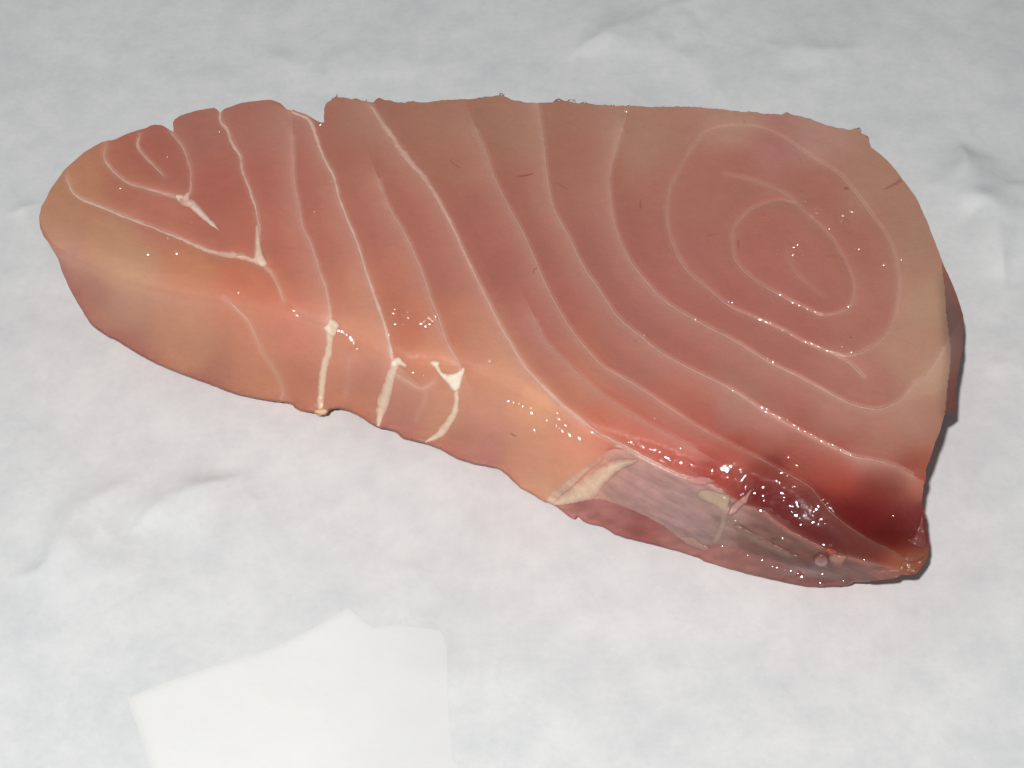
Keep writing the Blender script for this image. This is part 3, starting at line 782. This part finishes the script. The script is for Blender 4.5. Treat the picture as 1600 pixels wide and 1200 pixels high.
patch('fat_deposit', [(672,565),(680,563),(688,566),(687,573),(692,582),(704,584),(715,580),(724,574),(726,580),(722,594),(718,608),(712,613),(706,610),(700,602),(694,596),(686,586),(680,577),(673,570)], (222, 212, 192), 0.0005, 5, seed=3)
patch('fat_deposit', [(399,352),(405,352),(407,375),(411,395),(418,411),(409,416),(396,409),(380,404),(367,402),(372,397),(388,399),(396,402),(398,380)], (212, 188, 168), 0.0004, 4, seed=2, mixedge=0.6)
patch('fat_deposit', [(276,305),(284,308),(291,300),(297,300),(297,312),(305,322),(296,324),(284,318)], (206, 176, 160), 0.0003, 4, seed=4, mixedge=0.6)
patch('fat_deposit', [(505,512),(512,506),(514,498),(524,500),(530,508),(527,514),(523,524),(516,527),(510,520)], (216, 202, 182), 0.0004, 5, seed=5)
patch('fat_deposit', [(610,566),(616,560),(624,558),(629,564),(636,570),(634,575),(624,572),(616,576),(610,574)], (222, 208, 190), 0.0005, 5, seed=7)
patch('fat_deposit', [(1089,771),(1095,765),(1108,765),(1122,768),(1136,772),(1142,778),(1140,788),(1142,797),(1136,803),(1126,798),(1116,790),(1100,784),(1091,778)], (160, 138, 116), 0.0006, 7, seed=9)
patch('tissue_flap', [(1136,803),(1141,792),(1152,781),(1163,772),(1174,762),(1176,767),(1170,780),(1168,786),(1158,793),(1148,804),(1140,806)], (165, 124, 116), 0.0008, 4, seed=11, mixedge=0.7)
patch('membrane_fold', [(1070,750),(1086,744),(1104,745),(1118,751),(1110,757),(1090,758)], (178, 122, 118), 0.0004, 4, seed=13, mixedge=0.5)
patch('membrane_strip', [(864,786),(876,775),(890,764),(905,752),(920,742),(938,728),(955,719),(975,716),(998,718),(990,726),(972,734),(955,748),(942,762),(934,774),(915,783),(890,789),(872,790)], (200, 172, 148), 0.0005, 10, mat=MAT_MEMBRANE, seed=15, mixedge=0.85)
patch('nodule', [(1270,873),(1274,866),(1282,863),(1292,868),(1296,878),(1290,886),(1280,887),(1272,881)], (128, 78, 74), 0.0016, 9, mat=MAT_FLESH, seed=17, wet_or_tint=0.9)
patch('fat_deposit', [(1293,872),(1302,865),(1314,866),(1325,868),(1320,878),(1312,884),(1302,882)], (150, 108, 88), 0.0007, 6, seed=19, mixedge=0.7)
patch('tissue_flap', [(1286,858),(1294,855),(1304,858),(1310,865),(1302,868),(1292,864)], (160, 62, 55), 0.0006, 5, mat=MAT_FLESH, seed=21, wet_or_tint=0.6)
patch('membrane_fold', [(1062,840),(1076,839),(1086,842),(1096,850),(1108,856),(1102,862),(1084,856),(1070,850)], (150, 118, 104), 0.0005, 5, seed=23, mixedge=0.8)
patch('membrane_fold', [(1128,805),(1136,808),(1134,822),(1128,838),(1122,848),(1112,848),(1118,832),(1124,816)], (146, 120, 106), 0.0003, 5, mat=MAT_MEMBRANE, seed=25, mixedge=0.9)
patch('membrane_fold', [(1150,818),(1180,834),(1215,852),(1245,868),(1238,873),(1205,862),(1172,846),(1148,828)], (122, 94, 80), 0.0005, 7, mat=MAT_MEMBRANE, seed=27, mixedge=0.9)
patch('tissue_flap', [(1412,876),(1428,877),(1449,866),(1447,876),(1436,892),(1430,897),(1418,895),(1404,892)], (122, 68, 44), 0.0004, 6, mat=MAT_FLESH, seed=29, label="orange corner tip", mixedge=0.5)
patch('membrane_fold', [(1440,800),(1444,806),(1446,822),(1449,838),(1448,854),(1438,856),(1424,850),(1416,842),(1426,838),(1434,822)], (104, 56, 54), 0.0004, 5, mat=MAT_MEMBRANE, seed=31, mixedge=0.7)
patch('fat_deposit', [(490,641),(496,638),(508,638),(513,642),(510,648),(500,650),(493,647)], (206, 180, 142), 0.0006, 4, seed=33)

FAINT = 0.48
# small blood vessels and hairs on the cut face
for n_, (ln, hw, c) in enumerate([
        ([(1409,280),(1402,285),(1392,291),(1380,296)], [3.4, 3.0, 1.6, 0.6], (140, 50, 45)), ([(1318,296),(1322,294),(1326,297)], [1.5, 2.2, 1.2], (135, 45, 45)),
        ([(1002,312),(1000,320),(1001,327)], [0.7, 0.7], (125, 60, 55)), ([(806,276),(818,275),(834,272)], [1.2, 1.8, 1.0], (140, 62, 60)),
        ([(868,285),(878,291),(887,297)], [0.6, 0.6], (125, 65, 60)), ([(704,249),(706,254),(718,262)], [0.7, 0.6], (135, 62, 55)),
        ([(834,427),(834,422),(840,419)], [0.8, 0.7], (135, 70, 62)), ([(228,429),(226,434)], [1.0, 0.8], (135, 70, 55)),
        ([(798,676),(803,680),(808,681)], [1.2, 1.6, 0.8], (130, 60, 50)), ([(1153,375),(1154,388)], [0.8, 0.8], (130, 65, 60)),
        ([(1103,369),(1114,367),(1124,365)], [0.8, 1.6, 0.7], (142, 75, 68)), ([(992,531),(994,535)], [1.2, 1.0], (130, 50, 48)), ([(1327,526),(1331,529)], [1.4, 1.0], (140, 65, 62)),
        ([(1161,186),(1164,193)], [0.8, 0.6], (140, 80, 65)), ([(1186,334),(1194,338),(1203,341)], [0.9, 0.7], (205, 125, 80)), ([(915,775),(930,765),(945,752)], [1.0, 1.4, 0.6], (150, 62, 58)),
        ([(985,704),(975,701),(962,700),(945,703)], [2.0, 2.2, 1.6, 0.8], (135, 55, 50)), ([(868,782),(895,760),(918,738),(945,715)], [1.0, 1.6, 2.2, 1.6], (165, 72, 62))]):
    ribbon('blood_vessel', ln, [1.35 * x for x in hw], (c[0], c[1] * 0.7, c[2] * 0.7), h=0.00005, seed=100 + n_ * 3, jit=0.25)

# ragged fibres standing off the back rim
def shred(u0, v0, pts, r0, c):
    L = spline([(u0 + x, v0 + y) for x, y in pts], 1.0)
    z = HT - 0.0004 + 0.0004 * np.sin(np.linspace(0, 3, len(L)))
    p = P(L[:, 0], L[:, 1], z)
    n = len(p); co_, f = [], []
    for i in range(n):
        r = r0 * (1 - 0.7 * i / n)
        for k in range(5):
            a = 2 * math.pi * k / 5
            co_.append(p[i] + r * (math.cos(a) * right + math.sin(a) * up))
    for i in range(n - 1):
        for k in range(5):
            f.append((i * 5 + k, i * 5 + (k + 1) % 5, (i + 1) * 5 + (k + 1) % 5, (i + 1) * 5 + k))
    f.append((0, 1, 2, 3, 4)); f.append(tuple((n - 1) * 5 + k for k in (4, 3, 2, 1, 0)))
    me = make_mesh('tissue_shred', np.array(co_), f, np.tile(alb(c), (len(co_), 1)), np.full(len(co_), 0.5))
    link('tissue_shred', me, MAT_FLESH, steak)
for (u0, v0, pts, r, c) in [(524,155,[(0,0),(2,-4),(3,-8)],.00022,(120,80,62)), (528,155,[(0,0),(10,-1),(26,2),(40,4)],.0003,(185,135,112)), (519,158,[(0,0),(1,-5)],.0002,(110,72,60)), (548,157,[(0,0),(8,-2),(20,2)],.0003,(150,100,80)),
        (584,162,[(0,0),(5,-6),(10,-8),(16,-3)],.0003,(130,82,68)), (570,160,[(0,0),(3,-4)],.0002,(140,90,70)), (780,152,[(0,0),(2,-6),(5,-5),(8,1)],.0002,(110,85,70)), (786,150,[(0,0),(2,-3)],.0002,(105,85,72)),
        (866,160,[(0,0),(6,-5),(12,-3),(18,0)],.0003,(115,85,70)), (885,161,[(0,0),(5,-5),(12,-4),(15,1)],.0002,(120,90,75)), (896,163,[(0,0),(-1,-5),(4,-8)],.0002,(190,150,130)), (905,163,[(0,0),(8,-3),(16,0)],.00025,(120,90,75)),
        (951,167,[(0,0),(6,-3),(12,0)],.0002,(120,88,72)), (975,168,[(0,0),(7,-3),(14,-1)],.0002,(120,88,72)), (1070,170,[(0,0),(6,-3),(12,0)],.0002,(125,95,78)), (1226,181,[(0,0),(3,-5),(9,-2)],.0003,(125,98,82)),
        (1338,205,[(0,0),(4,-5),(8,0)],.0003,(130,98,82)), (1350,215,[(0,0),(5,-2),(8,4)],.0002,(120,92,80)), (690,160,[(0,0),(6,-3),(10,0)],.0002,(135,92,72)), (716,158,[(0,0),(3,-3)],.0002,(130,92,72))]:
    shred(u0, v0, pts, r, c)

# glints: added glossy facets, tilted midway between flash and camera to sparkle
def reg(ox, oy, s, pts): return [(ox + x / s, oy + y / s) for x, y in pts]
GLINTS = []
GLINTS += reg(440, 450, 3.2, [(540,232),(505,150),(565,105),(560,128),(628,120),(635,150),(605,185),(565,182),(700,180),(720,165),(735,150),(750,165),(765,140),(740,180),(725,195),(770,160),(745,155),(712,172),(200,172),(220,175),(290,210),(300,217),(310,225),(325,235),(340,250),(352,262),(365,275),(378,305),(585,380),(660,425),(710,440),(1037,366),(1265,716),(1265,714),(1385,657),(1378,625),(1330,660),(1420,683),(1490,750),(1438,733),(1405,715),(1390,703),(1375,690),(1550,720),(1250,600),(1245,625),(1135,565),(1160,572),(1185,582),(1205,590)])
GLINTS += reg(840, 600, 4, [(122,180),(135,220),(335,300),(600,378),(585,375),(570,365),(700,400),(710,408),(895,402),(910,488),(908,480),(965,505),(980,530),(800,455),(815,465),(830,475),(850,490),(875,485),(1217,35),(1405,148),(1430,155),(730,220)])
GLINTS += reg(1100, 640, 3.81, [(370,8),(410,30),(455,50),(500,65),(535,93),(560,108),(600,130),(640,148),(670,168),(700,185),(740,205),(765,212),(810,243),(840,252),(875,268),(503,284),(548,330),(460,378),(490,395),(540,455),(430,430),(465,500),(1122,632),(665,800),(715,805),(265,860),(345,898),(45,805),(110,810),(690,1028),(830,1020),(955,892),(405,935),(440,942),(480,955),(520,960),(560,972),(595,970),(465,765),(182,665)])
GLINTS += reg(940, 130, 2.667, [(102,118),(165,172),(1010,388),(890,525),(897,540),(850,495),(1040,535),(1005,555),(1000,580),(948,607),(768,683),(800,683),(815,675),(795,717),(730,713),(840,715),(1070,692),(1052,690),(1172,758),(1247,737),(742,884),(770,900),(795,915),(825,928),(858,940),(890,950),(1030,930),(525,912),(545,915),(615,962),(640,972),(660,985),(685,995),(705,1003),(730,1015),(755,1028),(790,1050),(850,1080),(875,1092),(905,1102),(940,1115),(1000,1100),(1045,1120),(578,1078),(390,985),(665,1140),(690,1150),(715,1162),(177,1052)])
GLINTS += reg(40, 130, 3.2, [(965,243),(1477,207),(1445,645),(710,370),(830,700),(710,780),(755,850),(610,860),(1063,1050),(475,525),(1340,1140),(1360,1160)])
for (cx, cy, sx, sy, n_) in [(1138,742,14,2.5,4),(1122,733,7,3,4),(1160,750,12,5,9),(1178,762,9,7,9),(1232,787,8,11,13),(1205,778,9,6,9),(1250,803,9,6,8),(1282,795,5,6,7),(1287,810,4,4,6),(1215,796,14,5,9),(1228,755,16,7,8),(1060,722,14,5,5),(1084,730,8,4,4),(1262,897,22,4,12),(1255,812,10,6,6)]:
    GLINTS += [(random.gauss(cx, sx), random.gauss(cy, sy), random.choice([.5, .5, .6, .6, .8, 1.0, 1.7, 2.4, 3.0])) for _ in range((n_ + 2) // 4)]
bco, bf, bn, bc = [], [], [], []
C3 = C.reshape(NV, NU, 3)
fl = np.array(flash.location)
for q_ in GLINTS:
    u, v = q_[:2]; big_ = q_[2] if len(q_) > 2 else 1.0
    u += random.uniform(-.6, .6); v += random.uniform(-.6, .6)
    c0 = P(u, v, zsurf(u, v))
    l_ = fl - c0; l_ /= np.linalg.norm(l_); e_ = cam_loc - c0; e_ /= np.linalg.norm(e_)
    nrm_ = l_ + e_; nrm_ /= np.linalg.norm(nrm_)
    nrm_ = nrm_ + np.array([random.gauss(0, .045), random.gauss(0, .045), random.gauss(0, .045)]); nrm_ /= np.linalg.norm(nrm_)
    tx = np.cross(nrm_, [1, 0, 0]); tx /= np.linalg.norm(tx); ty = np.cross(nrm_, tx)
    th_ = random.uniform(0, math.pi); tx, ty = tx * math.cos(th_) + ty * math.sin(th_), ty * math.cos(th_) - tx * math.sin(th_)
    rad = big_ * random.choice([.00012, .00016, .0002, .00024, .00028, .00038]); Rc = random.uniform(.0012, .0030) * (1 if big_ < 1.5 else 3.0)
    b0 = len(bco)
    ex, ey = random.uniform(.9, 2.2), random.uniform(.6, 1.0)
    bco.append(c0 + nrm_ * (rad * 0.5)); bn.append(nrm_)
    bc += [C3[int((v - gv[0]) / STEP), int((u - gu[0]) / STEP)]] * 25
    for r_, nn in ((.5, 8), (1.0, 8), (1.25, 8)):
        drop = (rad * r_) ** 2 / (2 * Rc) + (rad * 1.2 if r_ > 1.1 else 0)
        for k in range(8):
            a = 2 * math.pi * k / 8
            rd_ = tx * math.cos(a) + ty * math.sin(a); bn.append(nrm_ + rd_ * (rad * min(r_, 1.0) / Rc))
            bco.append(c0 + nrm_ * (rad * 0.5 - drop) + tx * (ey * rad * r_ * math.cos(a)) + ty * (ex * rad * r_ * math.sin(a)))
    for k in range(8):
        k2 = (k + 1) % 8
        bf.append((b0, b0 + 1 + k, b0 + 1 + k2))
        for r in range(2):
            q = b0 + 1 + 8 * r
            bf.append((q + k, q + 8 + k, q + 8 + k2, q + k2))
me = make_mesh('glint_facet', np.array(bco), bf, np.array(bc), None, np.array([x / np.linalg.norm(x) for x in bn]))
link('glint_facet', me, MAT_GLINT, steak, kind='stuff')

# ------------------------------------------------------------------ butcher paper under it
fine_x = np.arange(-0.19, 0.19, 0.0009); fine_y = np.arange(-0.135, 0.20, 0.0009)
xs = np.concatenate([np.linspace(-0.42, -0.19, 24, endpoint=False), fine_x, np.linspace(0.19, 0.42, 24)])
ys = np.concatenate([np.linspace(-0.30, -0.135, 20, endpoint=False), fine_y, np.linspace(0.20, 0.36, 20)])
PX, PY = np.meshgrid(xs, ys)
foot = vv[4 * n:5 * n, :2]
def wline(pts): return P(np.array(pts, float)[:, 0], np.array(pts, float)[:, 1], np.zeros(len(pts)))[:, :2]
mmx, mmy = PX * 1000, PY * 1000
PZ = 0.9 * fbm(mmx, mmy * 1.2, 75, 3, 3) + 0.13 * fbm(mmx, mmy * 1.4, 24, 8, 3) + 0.05 * fbm(mmx, mmy, 8, 12, 2)
CREASE = [([(0,910),(69,889),(108,826),(132,796),(168,772),(222,736)], 1.1, 5.0, 1), ([(186,847),(222,814),(258,787),(300,769),(369,745),(390,727)], 1.2, 5.0, 1),
          ([(372,805),(402,781),(432,772)], 0.5, 2.5, 1), ([(140,800),(186,847),(220,850)], 0.5, 3, -1),
          ([(875,97),(936,61),(999,34),(1055,14),(1150,-20)], 1.2, 7, 1), ([(1500,215),(1508,270),(1512,312),(1545,330),(1560,390),(1572,450),(1592,455)], 2.0, 5.0, -1),
          ([(1512,306),(1526,308),(1537,305)], 0.35, 0.9, 1), ([(1586,440),(1590,460),(1595,466)], 0.4, 1.0, 1), ([(1540,494),(1560,496),(1580,492)], 0.35, 1.0, 1),
          ([(1530,592),(1565,562),(1610,525)], 0.5, 2.0, 1), ([(0,338),(30,330),(66,312)], 0.7, 3, -1), 
          ([(700,985),(712,1040),(706,1110)], 0.5, 4, -1), ([(600,905),(640,890),(700,905)], 0.5, 5, 1), ([(1130,40),(1240,80),(1380,70)], 0.8, 10, 1), ([(380,60),(520,120),(760,90)], 0.7, 10, -1)]
for pts, h, wd, sg in CREASE:
    L = wline(spline(pts, 6)) * 1000
    d, sgn = dist_poly(mmx, mmy, L, margin=60)
    d = d.reshape(PX.shape); sgn = sgn.reshape(PX.shape)
    # one flank steep, the other long
    ds = np.sqrt(d * d + 1.2) - 1.1
    f = np.where(sgn * sg > 0, np.exp(-ds / (wd * 1.2)), np.exp(-ds / (wd * 3.5)))
    e0 = np.hypot(mmx - L[0, 0], mmy - L[0, 1]); e1 = np.hypot(mmx - L[-1, 0], mmy - L[-1, 1])
    f = f * sstep((np.minimum(e0, e1) - d) / (2.0 * wd + 4))
    PZ += 1.5 * h * f * (1 + 0.5 * fbm(mmx, mmy, 12, 30, 2))
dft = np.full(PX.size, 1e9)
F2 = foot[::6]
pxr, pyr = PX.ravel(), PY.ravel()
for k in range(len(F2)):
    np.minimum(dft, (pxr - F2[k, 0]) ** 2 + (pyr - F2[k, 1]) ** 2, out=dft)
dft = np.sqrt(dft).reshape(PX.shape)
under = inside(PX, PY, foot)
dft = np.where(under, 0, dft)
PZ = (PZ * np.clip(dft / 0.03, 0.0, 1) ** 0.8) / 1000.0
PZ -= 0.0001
bounce_tint = np.exp(-dft / 0.028) * (0.75 + 0.5 * fbm(mmx, mmy, 26, 17, 3)) * np.clip((0.06 - PY) / 0.06 + 0.35, 0.25, 1)  # pink light bounced off the flesh, painted into the paper colour around it
i = np.arange(len(ys) - 1)[:, None] * len(xs) + np.arange(len(xs) - 1)[None]
pf = np.stack([i, i + 1, i + len(xs) + 1, i + len(xs)], -1).reshape(-1, 4)
me = make_mesh('butcher_paper', np.stack([PX, PY, PZ], -1).reshape(-1, 3), pf, wet_or_tint=np.clip(bounce_tint, 0, 1).ravel())
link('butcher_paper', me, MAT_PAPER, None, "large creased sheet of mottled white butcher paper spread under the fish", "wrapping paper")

def zpaper(x, y):
    xi = np.clip(np.searchsorted(xs, x) - 1, 0, len(xs) - 2); yi = np.clip(np.searchsorted(ys, y) - 1, 0, len(ys) - 2)
    fx = (x - xs[xi]) / (xs[xi + 1] - xs[xi]); fy = (y - ys[yi]) / (ys[yi + 1] - ys[yi])
    return (PZ[yi, xi] * (1 - fx) + PZ[yi, xi + 1] * fx) * (1 - fy) + (PZ[yi + 1, xi] * (1 - fx) + PZ[yi + 1, xi + 1] * fx) * fy

# bright torn slip of smoother paper lying on the sheet in front
slip = np.array([(201,1096),(205,1089),(240,1073),(320,1044),(416,1014),(480,985),(535,954),(545,951),(560,962),(584,980),(600,978),(640,979),(680,984),(690,990),(697,1010),(699,1040),(700,1100),(706,1180),(712,1260),(256,1260),(236,1195),(218,1145)], float)
sw = wline(spline(slip, 3, closed=True))
fu, fv, q2 = cdt_fill(spline(sw, 0.0008, closed=True) if False else sw, 0.0015)
z = zpaper(fu, fv) + 0.00022 - 0.00015 * sstep((fu - wline([(700, 1000)])[0, 0] + 0.02) / 0.018)
top = np.stack([fu, fv, z], 1); bot = top.copy(); bot[:, 2] -= 0.00004
nvv = len(top)
cnte = {}
for a_, b_ in ((0, 1), (1, 2), (2, 0)):
    for x, y in zip(q2[:, a_].tolist(), q2[:, b_].tolist()):
        if (y, x) in cnte: del cnte[(y, x)]
        else: cnte[(x, y)] = 1
ed = np.array(list(cnte))
n2 = 2 * nvv
side_co = np.vstack([top[ed[:, 0]], bot[ed[:, 0]], bot[ed[:, 1]], top[ed[:, 1]]])
m_ = len(ed); sidx = np.arange(m_)
side = np.stack([n2 + sidx, n2 + m_ + sidx, n2 + 2 * m_ + sidx, n2 + 3 * m_ + sidx], 1)
dl, _ = dist_poly(fu * 1000, fv * 1000, sw[:-1] * 1000, closed=True)
rgt = wline([(700, 1000)])[0, 0]
fade_w = 1.0 + 22.0 * sstep((fu - rgt + 0.024) / 0.024)
soft = np.exp(-(dl / fade_w) ** 2)
soft = np.maximum(np.exp(-(dl / 1.0) ** 2), 1 - sstep((rgt - fu) / 0.034))
slip_edge_fade = np.concatenate([soft, soft, np.ones(4 * m_)])
me = make_mesh('paper_slip', np.vstack([top, bot, side_co]), [tuple(x) for x in q2.tolist()] + [tuple(x) for x in (q2[:, ::-1] + nvv).tolist()] + [tuple(x) for x in side.tolist()], wet_or_tint=slip_edge_fade)
link('paper_slip', me, MAT_SLIP, None, "smooth brighter white paper slip with a pointed torn top, in front of the fish", "paper slip")
